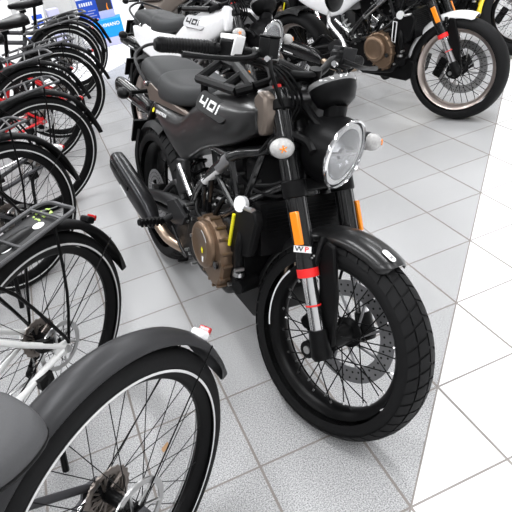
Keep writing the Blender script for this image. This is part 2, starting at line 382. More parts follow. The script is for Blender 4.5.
def motorcycle(pose, label, steer=15.4, body=None, body_t=None, badge=None, badge_t=None, fend=None, rimm=None, accent=None, near=False, group=None, trim=None, stripe_y=True, fa=(63, 176), hubm=None, deep=False, frim=.222):
    body = body or M_MATTE; fend = fend or M_MATTE; rimm = rimm or M_SATIN; accent = accent or M_BRONZE; trim = trim or M_BRPAINT
    root = thing('motorcycle', label, 'motorcycle', pose_matrix(*pose), group)
    T = Matrix.Translation(SP) @ Matrix.Rotation(R_(steer), 4, SA) @ Matrix.Translation(-SP)
    H = V((WB, 0, 0.2925)); RH = V((0, 0, 0.303))
    # --- front wheel
    st = None
    fw = wheel(root, H, 0.2925, 0.118, frim, 0.078, M_RUBBER, rimm, T, 'front_wheel', 36 if near else 32, near, (0.108, 0.155, 0.062, M_ALU if near else M_STEEL, 8), 0.045, 0.13, True, None, M_SATIN, None, 0.0019, M_STEEL, hubm or M_SATIN, 96 if near else 60)
    if near:
        MB().lathe([(0.226, -0.0445), (0.231, -0.0475)], H, (0, 1, 0), 20, R_(150), R_(206), ref=(-1, 0, 0)).build('rim_stripe', M_WHITE, fw, T) if False else None
        MB().lathe([(0.236, -0.0555), (0.2425, -0.0585)], H, (0, -1, 0), 24, R_(140), R_(196), ref=(1, 0, 0)) if False else None
        s_ = MB(); A = []
        pr = tyre_profile(0.2925, 0.118, 0.222)
        for i in range(25):
            a = R_(140 + 54 * i / 24); row = []
            for r, yy in ((.2235, .0412), (.2262, .0420), (.2289, .0412)):
                row.append(H + V((math.cos(a) * r, -yy, math.sin(a) * r)))
            A.append(row)
        s_.rings(A, closed=False, caps=False).build('rim_stripe', M_WHITE, fw, T)
    MB().cyl(H + V((0, -0.125, 0)), H + V((0, 0.125, 0)), 0.011, 0.011, 16).build('front_axle', M_STEEL, root, T)
    # --- fork
    for sd in (-1, 1):
        y = sd * 0.1
        def P(z, o=0.0, yy=y): return V((FX(z, o), yy, z))
        leg = MB(); leg.tube([P(0.485), P(0.93)], 0.0255, 24, 1); leg.tube([P(0.488), P(0.53)], 0.0275, 24, 1)
        # grooved upper tube
        for k in range(8):
            a = 2 * PI * k / 8
            o = V((math.cos(a) * 0.9063, math.sin(a), math.cos(a) * 0.4226)) * 0.0255
            leg.tube([P(0.55) + o, P(0.9) + o], 0.0022, 5, 1)
        lg = leg.build('fork_leg', M_GLOSS, root, T)
        MB().tube([P(0.33), P(0.50)], 0.0195, 24, 1).build('fork_slider', M_CHROME, lg, T)
        MB().lathe([(0.0295, -0.011), (0.0295, 0.011), (0.024, 0.013), (0.024, -0.013)], P(0.493), SA, 28, closed_prof=True).build('seal_ring', M_RED, lg, T)
        MB().lathe([(0.0205, -0.0025), (0.0215, 0), (0.0205, 0.0025)], P(0.412), SA, 24).build('travel_ring', M_RED, lg, T)
        lug = MB(); lug.tube([P(0.278, 0.003), P(0.30), P(0.352)], [0.024, 0.03, 0.027, 0.024], 18, 4)
        lug.cyl(H + V((0, sd * 0.075, 0)), H + V((0, sd * 0.122, 0)), 0.026, 0.024)
        lug.build('axle_lug', M_SATIN, lg, T)
        rd = V((0, sd, 0)); rc = P(0.603) + V((0.012, sd * 0.028, 0.004))
        rf = MB(); rf.box(rc, (0.026, 0.012, 0.088), Matrix.Rotation(-RK, 3, 'Y'))
        rf.build('reflector', M_ORANGE, lg, T, bevel=0.003)
        if near and sd < 0:
            n = V((0.55, -0.83, 0.2)); cc = P(0.552) + V((0.55, -0.83, 0.24)) * 0.031
            F = frame_m(cc, V((0.83, 0.55, 0.12)), n)
            dec = MB(); dec.box((0, 0, 0), (0.046, 0.017, 0.001)); dec.v = [F @ v for v in dec.v]
            dec.build('decal', M_WHITE, lg, T, smooth=False)
            text('W', 0.018, F @ Matrix.Translation((-0.009, 0, 0.001)), M_BLACK, lg, 'decal_letter', T=T, sx=1.2)
            text('P', 0.018, F @ Matrix.Translation((0.011, 0, 0.001)), M_RED, lg, 'decal_letter', T=T, sx=1.2)
            text('XPLOR', 0.008, F @ Matrix.Translation((-0.005, -0.014, 0.0)), M_REFS, lg, 'decal_letter', T=T) if False else None
        cp = MB(); cp.tube([P(0.925), P(0.94)], 0.011, 16, 1); cp.build('fork_cap', M_RED if sd < 0 else M_STEEL, lg, T)
    # guard plate carrying fender and caliper on the far leg, brace on the near leg
    fm = MB()
    for sd in (-1, 1):
        fm.prism([(FX(.36, .02), .36), (FX(.36, .055), .37), (FX(.5, .06), .54), (FX(.5, .05), .57), (FX(.5, .02), .555)], sd * 0.062, sd * 0.07)
    br = MB().prism([(1.20, .53), (1.213, .585), (1.245, .58), (1.283, .45), (1.302, .31), (1.262, .275), (1.235, .33), (1.222, .45)], -0.080, -0.064)
    bo = br.build('fork_guard', M_BLACK, root, T, bevel=0.005)
    gd = MB()
    for a_, b_ in ((1.222, .565), (1.236, .562), (1.228, .552)): gd.cyl(V((a_, -.079, b_)), V((a_, -.0825, b_)), .0028, None, 8)
    gd.build('guard_rivets', M_STEEL, bo)
    cal = MB(); cal.box(H + V((-0.125, 0.07, -0.005)) , (0.05, 0.05, 0.115), (0, 0.5, 0)); cal.cyl(H + V((-0.105, 0.04, 0.03)), H + V((-0.105, 0.105, 0.03)), 0.022); cal.cyl(H + V((-0.145, 0.04, -0.035)), H + V((-0.145, 0.105, -0.035)), 0.022)
    cal.build('brake_caliper', M_BLACK, root, T, bevel=0.004)
    hs = MB(); hs.tube([H + V((-0.11, 0.1, 0.03)), V((FX(.5, -.05), .12, .5)), V((FX(.75, -.05), .10, .72)), V((FX(.9, -.1), .03, .86))], 0.0045, 6); hs.build('brake_hose', M_BLACK, root, T)
    # --- front fender: wide front blade and narrow rear blade
    fe = MB()
    def blade(a0, a1, w0, w1, r, n=18):
        rings = []
        for i in range(n + 1):
            t = i / n; a = R_(a0 + (a1 - a0) * t); wd = w0 + (w1 - w0) * t
            if i == n: wd *= 0.72
            prof = [(-1, -0.024), (-0.9, -0.008), (-0.6, 0.004), (-0.2, 0.010), (0.2, 0.010), (0.6, 0.004), (0.9, -0.008), (1, -0.024)]
            prof2 = [(p * 0.97, q - 0.004) for p, q in prof][::-1]
            rings.append([H + V((math.cos(a) * (r + q * (wd / 0.06)), p * wd, math.sin(a) * (r + q * (wd / 0.06)))) for p, q in prof + prof2])
        fe.rings(rings)
    blade(112, fa[0], 0.058, 0.056, 0.312)
    blade(112, fa[1], 0.056, 0.045, 0.306)
    fo = fe.build('front_fender', fend, root, T, ang=60)
    for sd in (-1, 1):
        MB().tube([V((FX(.47, -.01), sd * .1, .47)), V((FX(.52, .02), sd * .085, .53)), V((1.19, sd * .06, .585))], [0.013, 0.012, 0.010], 8).build('fender_bracket', M_SATIN, fo, T)
    if near:
        a = R_(69); r = 0.3235
        F = frame_m(H + V((math.cos(a) * r, -0.018, math.sin(a) * r)), V((math.sin(a), 0.0, -math.cos(a))), V((math.cos(a), -0.18, math.sin(a))))
        lo = MB(); pts = []
        for k in range(24):
            t = 2 * PI * k / 24; sx = 0.012 * (1 if math.cos(t) > 0 else -1); pts.append((sx + 0.009 * math.cos(t), 0.009 * math.sin(t)))
        lo.prism(pts, 0, 0.0012, 'xy'); lo.v = [F @ v for v in lo.v]; lo.build('fender_logo', M_WHITE, fo, T, smooth=False)
        text('H', 0.013, F @ Matrix.Translation((0.008, 0, 0.0012)) @ Matrix.Rotation(PI / 2, 4, 'Z'), M_GREYP, fo, 'fender_logo_mark', T=T)
    # --- clamps
    def clamp(z, hgt, name, back):
        c_ = MB()
        for sd in (-1, 1):
            c_.tube([V((FX(z - hgt / 2), sd * .1, z - hgt / 2)), V((FX(z + hgt / 2), sd * .1, z + hgt / 2))], 0.033, 20, 1)
        Rm = Matrix.Rotation(-RK, 3, 'Y')
        c_.box((FX(z) - 0.015, 0, z), (0.05, 0.17, hgt * 0.8), Rm)
        c_.box((FX(z) - back, 0, z - 0.005), (0.06, 0.07, hgt * 0.8), Rm)
        return c_.build(name, M_BLACK, root, T, bevel=0.004)
    clamp(0.694, 0.042, 'lower_triple_clamp', 0.04)
    clamp(0.892, 0.024, 'upper_triple_clamp', 0.04)
    MB().tube([V((FX(.7, -.042), 0, .68)), V((FX(.9, -.042), 0, .9))], 0.03, 20, 1).build('steering_stem', M_SATIN, root, T)
    # --- headlight
    n = V((0.965, 0.15, -0.12)).normalized(); hc = V((1.142, 0.004, 0.796))
    hl = MB(); hl.lathe([(0.001, -0.105), (0.035, -0.103), (0.065, -0.09), (0.084, -0.06), (0.092, -0.02), (0.093, 0.012), (0.086, 0.012), (0.084, -0.012)], hc, n, 40)
    hl.box(hc - n * 0.085 + V((0, 0, 0.0)), (0.05, 0.13, 0.05))
    ho = hl.build('headlight', M_BLACK, root, T)
    MB().lathe([(0.0935, 0.012), (0.0955, 0.016), (0.0945, 0.021), (0.0895, 0.024), (0.087, 0.018), (0.0885, 0.012)], hc, n, 48, closed_prof=True).build('headlight_ring', M_CHROME, ho, T)
    rb = MB(); rb.lathe([(0.001, -0.05), (0.03, -0.045), (0.055, -0.028), (0.074, -0.002), (0.084, 0.012)], hc, n, 40)
    rb.build('lamp_bowl', M_REFL, ho, T)
    sm = MB(); sm.lathe([(0.069, 0.010), (0.076, 0.0155), (0.083, 0.014)], hc, n, 40); sm.build('daylight_ring', M_WHITE, ho, T)
    ct = MB(); ct.box(hc - n * 0.01, (0.03, 0.12, 0.006)); ct.lathe([(0.001, 0.0), (0.012, -0.002), (0.016, -0.012)], hc - n * 0.0, n, 20); ct.build('lamp_divider', M_ALU, ho, T)
    MB().lathe([(0.001, 0.030), (0.03, 0.028), (0.06, 0.0235), (0.085, 0.016)], hc, n, 40).build('headlight_lens', M_LENS, ho, T)
    # --- headlight bracket and round display
    bk = MB()
    for sd in (-1, 1):
        bk.tube([V((FX(.84), sd * .1, .83)), V((1.10, sd * .085, .82)), V((1.135, sd * .092, .80))], 0.011, 8)
        bk.tube([V((1.04, sd * .045, .90)), V((1.09, sd * .05, .87)), V((1.13, sd * .05, .855))], 0.010, 8)
    bk.build('headlight_bracket', M_BLACK, root, T)
    dn = V((-0.50, 0, 0.86)).normalized(); dc = V((1.083, 0, 0.958))
    dp = MB(); dp.lathe([(0.001, -0.058), (0.035, -0.056), (0.05, -0.045), (0.060, -0.02), (0.062, -0.006), (0.062, 0.0), (0.0, 0.001)], dc, dn, 40)
    dp.tube([dc - dn * .05, dc - dn * .07 + V((-.01, 0, -.03))], .03, 12, 1)
    do = dp.build('display', M_BLACK, root, T)
    MB().lathe([(0.0622, -0.005), (0.0642, 0.0), (0.0625, 0.008), (0.055, 0.0095), (0.054, 0.004)], dc, dn, 48).build('display_ring', mat('display_glass_rim', (.30, .30, .30), .12, .5), do, T)
    # --- signals front
    for sd in (-1, 1):
        yo = .172 if sd < 0 else .190
        s_ = MB(); s_.tube([V((1.06, sd * .06, .80)), V((1.085, sd * (yo - .03), .803))], 0.011, 10, 1)
        bx = V((1.095, sd * yo, .808)); s_.ball(bx + V((-.006, -sd * .004, 0)), (.024, .038, .0265), 18)
        so = s_.build('turn_signal', M_BLACK, root, T)
        l_ = MB(); l_.ball(bx + V((.010, sd * .004, 0)), (.026, .036, .0255), 20); l_.build('signal_lens', M_SIGL, so, T)
        am = MB()
        for k in range(5):
            a_ = 2 * PI * k / 5; e_ = lambda p_, q_: bx + V((.010 + .027 * math.cos(p_) * math.cos(q_), sd * .004 + sd * .037 * math.sin(p_) * math.cos(q_), .0265 * math.sin(q_))); am.tube([e_(.55, .15), e_(.55 + math.cos(a_) * .30, .15 + math.sin(a_) * .36)], .0016, 5, 1)
        am.build('amber_bulb', M_ORANGE, so, T)
    # --- handlebar
    hb = MB(); bp = [V((.875, -.36, 1.006)), V((.912, -.24, 1.012)), V((.945, -.15, 1.008)), V((.965, -.08, .975)), V((.967, 0, .965)), V((.965, .08, .975)), V((.945, .15, 1.008)), V((.912, .24, 1.012)), V((.875, .36, 1.006))]
    hb.tube(bp, 0.0115, 12, 5)
    hb.cyl(V((.955, -.075, .93)), V((.967, -.06, .985)), 0.02, 0.018); hb.cyl(V((.955, .075, .93)), V((.967, .06, .985)), 0.02, 0.018)
    hbo = hb.build('handlebar', M_BLACK, root, T)
    for sd in (-1, 1):
        a = V((.862, sd * .385, 1.006)); b = V((.908, sd * .255, 1.012)); g = MB()
        prof = []
        g.tube([a, a.lerp(b, .08), a.lerp(b, .1), a.lerp(b, .92), a.lerp(b, .94), b], [0.018, 0.0185, 0.0175, 0.0172, 0.0175, 0.021], 18, 2)
        for k in range(14):
            q = a.lerp(b, 0.12 + k * 0.056); g.lathe([(0.0172, -0.0018), (0.0184, 0), (0.0172, 0.0018)], q, (b - a), 16)
        g.lathe([(0.001, -0.012), (0.012, -0.012), (0.017, -0.004), (0.017, 0.002)], a, (b - a), 16)
        g.build('grip', M_BLACK, hbo, T)
        c0 = V((.925, sd * .215, 1.012)); s2 = MB(); s2.box(c0, (0.045, 0.058, 0.052), (0, 0, sd * -0.3)); s2.build('switchgear', M_BLACK, hbo, T, bevel=0.008)
        if near or sd < 0:
            s3 = MB(); s3.box(c0 + V((-0.004, sd * .003, .030)), (0.036, 0.044, 0.012), (0.0, 0, sd * -0.3)); s3.box(c0 + V((.0245, sd * .002, .012)), (.005, .046, .046), (0, .15, sd * -.3)); s3.build('switch_label', M_WHITE if near and sd < 0 else M_GREYP, hbo, T, bevel=0.002)
        lv = MB(); lv.tube([V((.97, sd * .17, 1.01)), V((.985, sd * .22, 1.0)), V((.965, sd * .30, .995)), V((.94, sd * .375, .995))], [0.009, 0.007, 0.006, 0.008], 8); lv.build('lever', M_SATIN, hbo, T)
    rs = MB(); rs.box((.982, -.145, 1.028), (0.038, 0.036, 0.048)); rs.box((.982, -.145, 1.055), (0.041, 0.039, 0.006)); rs.build('brake_reservoir', M_BLACK, hbo, T, bevel=0.004)
    mc = MB(); mc.tube([V((.955, -.17, 1.01)), V((.965, -.10, 1.005))], 0.016, 12, 1); mc.build('master_cylinder', M_STEEL, hbo, T)
    cb = MB()
    for k, (y0, z0) in enumerate(((-.16, .99), (-.12, .985), (.14, .99), (.18, .99), (-.2, 1.0))):
        cb.tube([V((.95, y0, z0)), V((1.01, y0 * .8, z0 - .01)), V((1.03, y0 * .4, .91)), V((1.01, y0 * .5, .84)), V((.97, y0 * .6, .76))], 0.004, 6)
    cb.build('control_cables', M_BLACK, root, T)
    for k_, (pts, r_) in enumerate((([(1.0, -.155, 1.01), (1.02, -.16, .97), (1.03, -.12, .90), (1.02, -.06, .84)], .0055), ([(.99, .13, .99), (1.03, .12, .95), (1.04, .07, .90)], .005), ([(1.03, -.05, .78), (1.07, -.08, .73), (1.06, -.13, .70), (1.0, -.14, .68)], .0045), ([(1.05, -.02, .76), (1.09, -.05, .70), (1.05, -.11, .66), (.98, -.13, .66)], .0045))):
        MB().tube([V(p) for p in pts], r_, 8).build('brake_hose', M_BLACK, root, T)
    for p_ in ((.985, -.115, 1.012), (1.0, -.155, 1.0), (.985, .12, 1.0)): MB().cyl(V(p_), V(p_) + V((.004, -.014, .004)), .008, None, 8).build('hose_fitting', M_CHROME, root, T)
    # --- mirror (one, on the far grip)
    mr = MB(); mr.tube([V((.93, .225, 1.02)), V((.90, .24, 1.06)), V((.825, .25, 1.11)), V((.822, .25, 1.155))], 0.0055, 8)
    mo = mr.build('mirror', M_STEEL if near else M_SATIN, root, T)
    mh = MB(); mh.lathe([(0.001, 0.014), (0.03, 0.012), (0.046, 0.004), (0.048, -0.004), (0.044, -0.008), (0.001, -0.008)], (.83, .25, 1.185), (0.96, 0.1, 0.1), 28); mh.build('mirror_head', M_BLACK, mo, T)

    # --- bodywork: tank flowing back into the side cowls
    bd = MB(); rings = []
    for x, hw, zb, zs, zt in ((.085, .098, .722, .735, .775), (.12, .112, .69, .725, .775), (.2, .12, .652, .70, .775), (.32, .128, .612, .69, .775), (.42, .134, .588, .70, .785), (.47, .138, .59, .72, .80), (.55, .145, .632, .77, .83), (.65, .158, .69, .81, .885), (.76, .168, .722, .83, .925), (.88, .170, .762, .845, .935), (.95, .162, .79, .862, .93), (.995, .148, .822, .88, .922), (1.012, .135, .84, .885, .91)):
        ring = []
        for yy, zz in ((0, zt), (hw * .42, zt - .004), (hw * .78, zt - (zt - zs) * .30), (hw * .97, zs + (zt - zs) * .25), (hw, zs), (hw * .985, zs - (zs - zb) * .5), (hw * .93, zb + .006), (hw * .80, zb), (hw * .4, zb + .02)):
            ring.append((x, yy, zz))
        full = ring + [(a, -b, c) for a, b, c in ring[::-1] if b > 0]
        rings.append([V(q) for q in full])
    bd.rings(rings)
    bo = bd.build('bodywork', body, root, sub=2)
    for sd in (-1, 1):
        # badge plate on the tank shoulder
        F = frame_m((.785, sd * .157, .855), (-sd, 0, -0.06 * -sd), (0, sd * .88, .47))
        pl = MB(); pts = []
        for k in range(32):
            t = 2 * PI * k / 32; pts.append((0.068 * (1 if math.cos(t) > 0 else -1) + 0.034 * math.cos(t), 0.031 * math.copysign(abs(math.sin(t)) ** 0.7, math.sin(t))))
        pl.prism(pts, -0.016, 0.006, 'xy'); pl.v = [F @ v for v in pl.v]
        po = pl.build('badge_plate', badge or M_BLACK, bo, bevel=0.0015)
        digits_401(F, badge_t or M_WHITE, po)
        if near:
            n2 = V((0, sd * .96, .28)); F2 = frame_m((.245, sd * .1255, .719), (-sd, 0, 0.02 * -sd), n2)
            text('SVARTPILEN', 0.017, F2, M_WHITE, bo, 'side_lettering', sx=1.15)
            dt = MB(); dt.prism([(0.009 * math.cos(k * PI / 8) + (-.085 if sd < 0 else .085), 0.009 * math.sin(k * PI / 8)) for k in range(16)], -0.001, 0.0008, 'xy'); dt.v = [F2 @ v for v in dt.v]; dt.build('side_dot', M_YELLOW, bo, smooth=False)
        if deep:
            dp_ = MB(); dp_.prism([(-.02, .80), (.06, .80), (.46, .775), (.50, .70), (.46, .60), (.30, .61), (.12, .655), (.0, .72)], sd * .10, sd * .134)
            dp_.build('side_panel', body, root, bevel=.012)
        # bronze trims
        tr = MB(); tr.prism([(.07, .80), (.13, .815), (.30, .785), (.50, .775), (.55, .768), (.50, .757), (.34, .752), (.20, .748), (.10, .742)], sd * .104, sd * .122)
        tr.build('tail_trim', trim, root, bevel=0.006)
        sh = MB(); sh.prism([(.975, .915), (1.005, .94), (1.035, .93), (1.045, .885), (1.035, .83), (1.01, .822), (.99, .87)], sd * .095, sd * .132)
        sh.build('tank_trim', trim, root, bevel=0.008)
        ap = MB(); ap.prism([(.425, .60), (.50, .615), (.515, .50), (.445, .465), (.42, .50)], sd * .115, sd * .14)
        ap.build('rear_panel', M_GREYP, root, bevel=0.006)
    cap = MB(); cap.lathe([(0.001, 0.012), (0.03, 0.012), (0.038, 0.006), (0.04, -0.01)], (.93, 0, .938), (-.05, 0, 1), 28); cap.build('fuel_cap', M_SATIN, root)
    # tank rack
    rk = MB()
    for sd in (-1, 1):
        def Q(x, y): return V((x, sd * y, .965 - .42 * (y - .03)))
        for a, b, r in (((.61, .045), (.72, .050), .015), ((.72, .050), (.93, .105), .016), ((.93, .105), (.90, .140), .014), ((.90, .140), (.66, .150), .014), ((.66, .150), (.61, .045), .014), ((.80, .07), (.83, .143), .014)):
            rk.tube([Q(*a), Q(*b)], r, 8, 1)
        for x, y in ((.66, .13), (.88, .12)): rk.cyl(Q(x, y), Q(x, y) + V((0, 0, -.05)), 0.012)
        rk.tube([V((.64, sd * .04, .962)), V((.72, sd * .025, .982)), V((.86, sd * .03, .98)), V((.95, sd * .06, .955))], .010, 8, 4)
    rk.tube([V((.61, -.045, .958)), V((.60, 0, .962)), V((.61, .045, .958))], .012, 8)
    rk.tube([V((.93, -.105, .935)), V((.95, 0, .96)), V((.93, .105, .935))], .012, 8)
    rk.build('tank_rack', M_BLACK, root)
    # seat
    def seatpart(st_, name, mt):
        s_ = MB(); rings = []
        for x, hw, zb, zt in st_:
            ring = [(x, 0, zt), (x, hw * .5, zt - .001), (x, hw * .82, zt - .010), (x, hw * .98, zt - .032), (x, hw, zb + .012), (x, hw * .9, zb), (x, hw * .4, zb)]
            rings.append([V(q) for q in ring + [(a, -b, c) for a, b, c in ring[::-1] if b > 0]])
        s_.rings(rings); return s_.build(name, mt, root, sub=2)
    seatpart([(-.115, .055, .82, .862), (-.10, .085, .80, .882), (-.04, .105, .785, .892), (.06, .118, .785, .888), (.16, .122, .78, .872), (.225, .122, .78, .852), (.235, .118, .78, .848)], 'pillion_seat', M_SEAT)
    seatpart([(.20, .118, .775, .862), (.215, .128, .77, .876), (.25, .134, .768, .868), (.34, .136, .77, .857), (.44, .128, .78, .862), (.54, .105, .80, .880), (.60, .08, .83, .895), (.625, .06, .85, .893)], 'rider_seat', M_SEAT)
    # frame
    fr = MB()
    for sd in (-1, 1):
        fr.tube([V((1.04, sd * .035, .80)), V((.99, sd * .10, .775)), V((.89, sd * .15, .735)), V((.70, sd * .152, .60)), V((.60, sd * .14, .50)), V((.55, sd * .12, .42))], 0.0155, 10, 4)
        fr.tube([V((1.05, sd * .035, .70)), V((1.0, sd * .10, .65)), V((.94, sd * .145, .60)), V((.78, sd * .15, .50)), V((.62, sd * .14, .455))], 0.013, 10, 4)
        fr.tube([V((.99, sd * .10, .775)), V((.95, sd * .14, .60))], 0.0105, 8, 1)
        fr.tube([V((.89, sd * .15, .735)), V((.93, sd * .145, .60))], 0.0105, 8, 1)
        fr.tube([V((.79, sd * .15, .66)), V((.91, sd * .145, .585))], 0.0095, 8, 1)
        fr.tube([V((.76, sd * .15, .65)), V((.73, sd * .15, .49))], 0.0095, 8, 1)
        fr.tube([V((.70, sd * .15, .60)), V((.70, sd * .15, .48))], 0.0085, 8, 1)
        fr.tube([V((.89, sd * .15, .735)), V((.72, sd * .13, .72)), V((.58, sd * .12, .70)), V((.45, sd * .10, .66)), V((.15, sd * .09, .70)), V((-.05, sd * .07, .79))], 0.013, 10, 4)
        fr.tube([V((.55, sd * .12, .43)), V((.48, sd * .115, .55)), V((.30, sd * .10, .67))], 0.012, 8, 4)
    fr.tube([V((1.07, 0, .66)), V((1.0, 0, .83))], 0.034, 18, 1)
    fo2 = fr.build('frame', M_GLOSS, root)
    for sd in (-1, 1):
        a, b = V((.70, sd * .152, .60)), V((.89, sd * .15, .735))
        sl = MB(); sl.tube([a.lerp(b, .08), a.lerp(b, .70)], 0.0165, 14, 1); sl.build('frame_sleeve', M_WPAINT if near else M_STEEL, fo2)
        s5 = MB(); s5.tube([a.lerp(b, .62), a.lerp(b, .98)], 0.019, 14, 1); s5.build('frame_guard', M_ALU, fo2)
    # airbox and electrics under the tank
    ab = MB(); ab.box((.76, 0, .68), (.26, .20, .12), (0, -.25, 0)); ab.build('airbox', M_BLACK, root, bevel=0.02)
    sb = MB(); sb.box((.87, 0, .67), (.12, .19, .10), (0, -.2, 0)); sb.build('throttle_body', M_GREYP, root, bevel=0.015)
    # engine
    en = MB(); en.prism([(.56, .36), (.60, .47), (.70, .50), (.80, .52), (.90, .56), (.97, .53), (.985, .44), (.955, .34), (.90, .285), (.70, .27), (.60, .29)], -.165, .165)
    eo = en.build('engine', M_BLACK, root, bevel=0.018)
    cyl = MB(); cyl.box((.88, 0, .56), (.13, .20, .14), (0, .18, 0)); cyl.box((.865, 0, .635), (.12, .21, .06), (0, .18, 0))
    for k in range(5): cyl.box((.885 - .004 * k, 0, .51 + k * .022), (.15, .22, .006), (0, .18, 0))
    cyl.build('cylinder', M_SATIN, eo, bevel=0.003)
    cov = MB()
    def circ(cx, cz, r, n=28, a0=0): return [(cx + r * math.cos(a0 + 2 * PI * k / n), cz + r * math.sin(a0 + 2 * PI * k / n)) for k in range(n)]
    outline = [(.755 + (x_ - .745) * .80, z_) for x_, z_ in [(.745, .50), (.80, .525), (.865, .535), (.915, .52), (.945, .49), (.97, .45), (.975, .41), (.955, .36), (.925, .325), (.885, .315), (.85, .325), (.80, .34), (.755, .37), (.735, .42), (.73, .46)]]
    cov.rings([[V((x, -.162, z)) for x, z in outline], [V((x, -.19, z)) for x, z in outline], [V((.84 + (x - .84) * .93, -.198, .43 + (z - .43) * .93)) for x, z in outline]])
    for i, (x, z) in enumerate(outline): cov.cyl(V((x, -.165, z)), V((x, -.198, z)), 0.0065, 0.0055, 8)
    co = cov.build('clutch_cover', accent, eo, bevel=0.0)
    dsk = MB(); dsk.lathe([(0.075, 0), (0.075, 0.018), (0.070, 0.024), (0.056, 0.027), (0.052, 0.024), (0.001, 0.024)], (.818, -.193, .438), (0, -1, 0), 44)
    dk = dsk.build('clutch_cap', accent, eo)
    wf = MB(); wf.prism(circ(.905, .405, .013, 14), -.20, -.208); wf.build('oil_sight_glass', M_GLOSS, eo)
    if near:
        Fd = frame_m((.835, -.2178, .425), (1, 0, 0.2), (0, -1, 0)); ss = MB(); ss.prism([(-.006, .006), (0, .014), (.006, .006), (.003, -.006), (-.003, -.006)], 0, .001, 'xy'); ss.v = [Fd @ v for v in ss.v]; ss.build('yellow_mark', M_YELLOW, dk, smooth=False)
        s4 = MB(); s4.box((.838, -.218, .398), (.010, .001, .018)); s4.build('white_mark', M_WHITE, dk, smooth=False)
        ar = MB(); ar.lathe([(0.058, 0.0275), (0.062, 0.0272)], (.818, -.193, .438), (0, -1, 0), 12, R_(30), R_(75), ref=(1, 0, 0)); ar.build('clutch_lettering', M_REFS, dk, smooth=False)
    lc = MB(); lc.lathe([(0.09, 0), (0.09, 0.02), (0.07, 0.035), (0.001, 0.037)], (.84, .16, .42), (0, 1, 0), 32); lc.build('alternator_cover', accent, eo)
    random.seed(3)
    for k in range(36):
        x = random.uniform(.60, 1.0); z = random.uniform(.29, .60); y = -.165 if z < .5 else -.12
        if k < 17:
            x = random.uniform(.72, .98); z = random.uniform(.55, .70); y = random.uniform(-.14, -.10)
        bts = MB().cyl(V((x, y + .01, z)), V((x, y - .008 - random.random() * .012, z)), random.uniform(.004, .007), None, 8)
        bts.build('engine_bolt', M_STEEL, eo)
    for (pts, r) in (([(.97, -.14, .56), (.985, -.165, .50), (.975, -.16, .44), (.965, -.155, .385)], .015), ([(.93, -.10, .62), (.86, -.15, .60), (.80, -.16, .52)], .008), ([(.60, -.10, .56), (.66, -.16, .50), (.72, -.165, .48), (.78, -.17, .52)], .008), ([(.50, -.09, .46), (.58, -.15, .445), (.70, -.17, .47)], .007)):
        MB().tube([V(p) for p in pts], r, 10).build('coolant_hose', M_BLACK, eo)
    hc_ = MB(); hc_.lathe([(0.018, -.007), (0.018, .007)], (.966, -.156, .395), (-.1, .1, 1), 18); hc_.build('hose_clip', M_STEEL, eo)
    wp = MB(); wp.cyl(V((.96, -.10, .36)), V((.985, -.17, .36)), .028, .022); wp.build('water_pump', M_SATIN, eo)
    sk = MB(); sk.prism([(.84, .30), (.97, .36), (1.03, .345), (.995, .245), (.965, .225), (.84, .235), (.62, .25), (.64, .30)], -.10, .10); sk.build('engine_guard', M_BLACK, eo, bevel=0.008)
    # radiator with side shrouds
    ra = MB(); ra.box((1.035, 0, .565), (.035, .27, .15), (0, -.12, 0)); ro = ra.build('radiator', M_BLACK, root)
    for k in range(1): pass
    fins = MB()
    for k in range(12): fins.box((1.055, 0, .505 + k * .011), (.002, .24, .002), (0, 0, 0))
    fins.build('radiator_fins', M_SATIN, ro)
    for sd in (-1, 1):
        sh = MB(); sh.prism([(.95, .615), (1.06, .63), (1.075, .60), (1.04, .485), (.96, .45), (.915, .465)], sd * .138, sd * .165)
        so = sh.build('radiator_shroud', M_BLACK, ro, bevel=0.007)
        ye = MB(); ye.tube([V((.952, sd * .168, .585)), V((.924, sd * .168, .475))], .0055, 6, 1)
        if stripe_y: ye.build('shroud_stripe', M_YELLOW, so)
        else:
            ye = MB(); q = [V((.958, sd * .167, .587)), V((.934, sd * .167, .592)), V((.918, sd * .167, .478)), V((.940, sd * .167, .472)), V((.958, sd * .167, .587))]; ye.tube(q, .003, 6, 1); ye.build('shroud_stripe', M_WHITE, so)
        cc = MB(); cc.cyl(V((.976, sd * .153, .622)), V((.980, sd * .166, .626)), .0235, .023); cc.build('bracket_cap', M_WPAINT if near else M_STEEL, ro)
        tg = MB(); tg.tube([V((1.005, sd * .16, .622)), V((1.05, sd * .16, .63))], .0075, 8, 1); tg.build('shroud_bolt', M_STEEL, ro)
    # exhaust
    ex = MB(); ex.tube([V((.93, -.02, .55)), V((1.015, -.03, .50)), V((1.045, -.03, .43)), V((1.02, -.02, .35)), V((.95, .0, .28)), V((.80, .02, .26)), V((.64, .0, .27)), V((.54, -.12, .275)), V((.46, -.185, .30)), V((.385, -.208, .35))], 0.021, 14)
    xo = ex.build('exhaust_pipe', M_PIPE, root)
    mf = MB(); rings = []
    for x, z, hy, hz in ((-.085, .458, .026, .036), (-.07, .456, .032, .046), (.0, .442, .035, .049), (.10, .422, .036, .049), (.26, .392, .036, .046), (.34, .374, .033, .040), (.39, .350, .024, .026), (.40, .345, .02, .02)):
        rg = []
        for k in range(20):
            t = 2 * PI * k / 20; cy = math.copysign(abs(math.cos(t)) ** .7, math.cos(t)); cz = math.copysign(abs(math.sin(t)) ** .7, math.sin(t))
            rg.append(V((x + cz * hz * .35, -.222 + cy * hy, z + cz * hz)))
        rings.append(rg)
    mf.rings(rings); mo2 = mf.build('muffler', M_GLOSS if not near else mat('muffler_black', (0.03, 0.03, 0.032), 0.28, 0.7), root)
    hsd = MB(); hsd.prism([(-.03, .478), (.04, .465), (.20, .430), (.19, .412), (.03, .445), (-.03, .458)], -.262, -.254); hsd.build('heat_shield', M_SATIN, mo2)
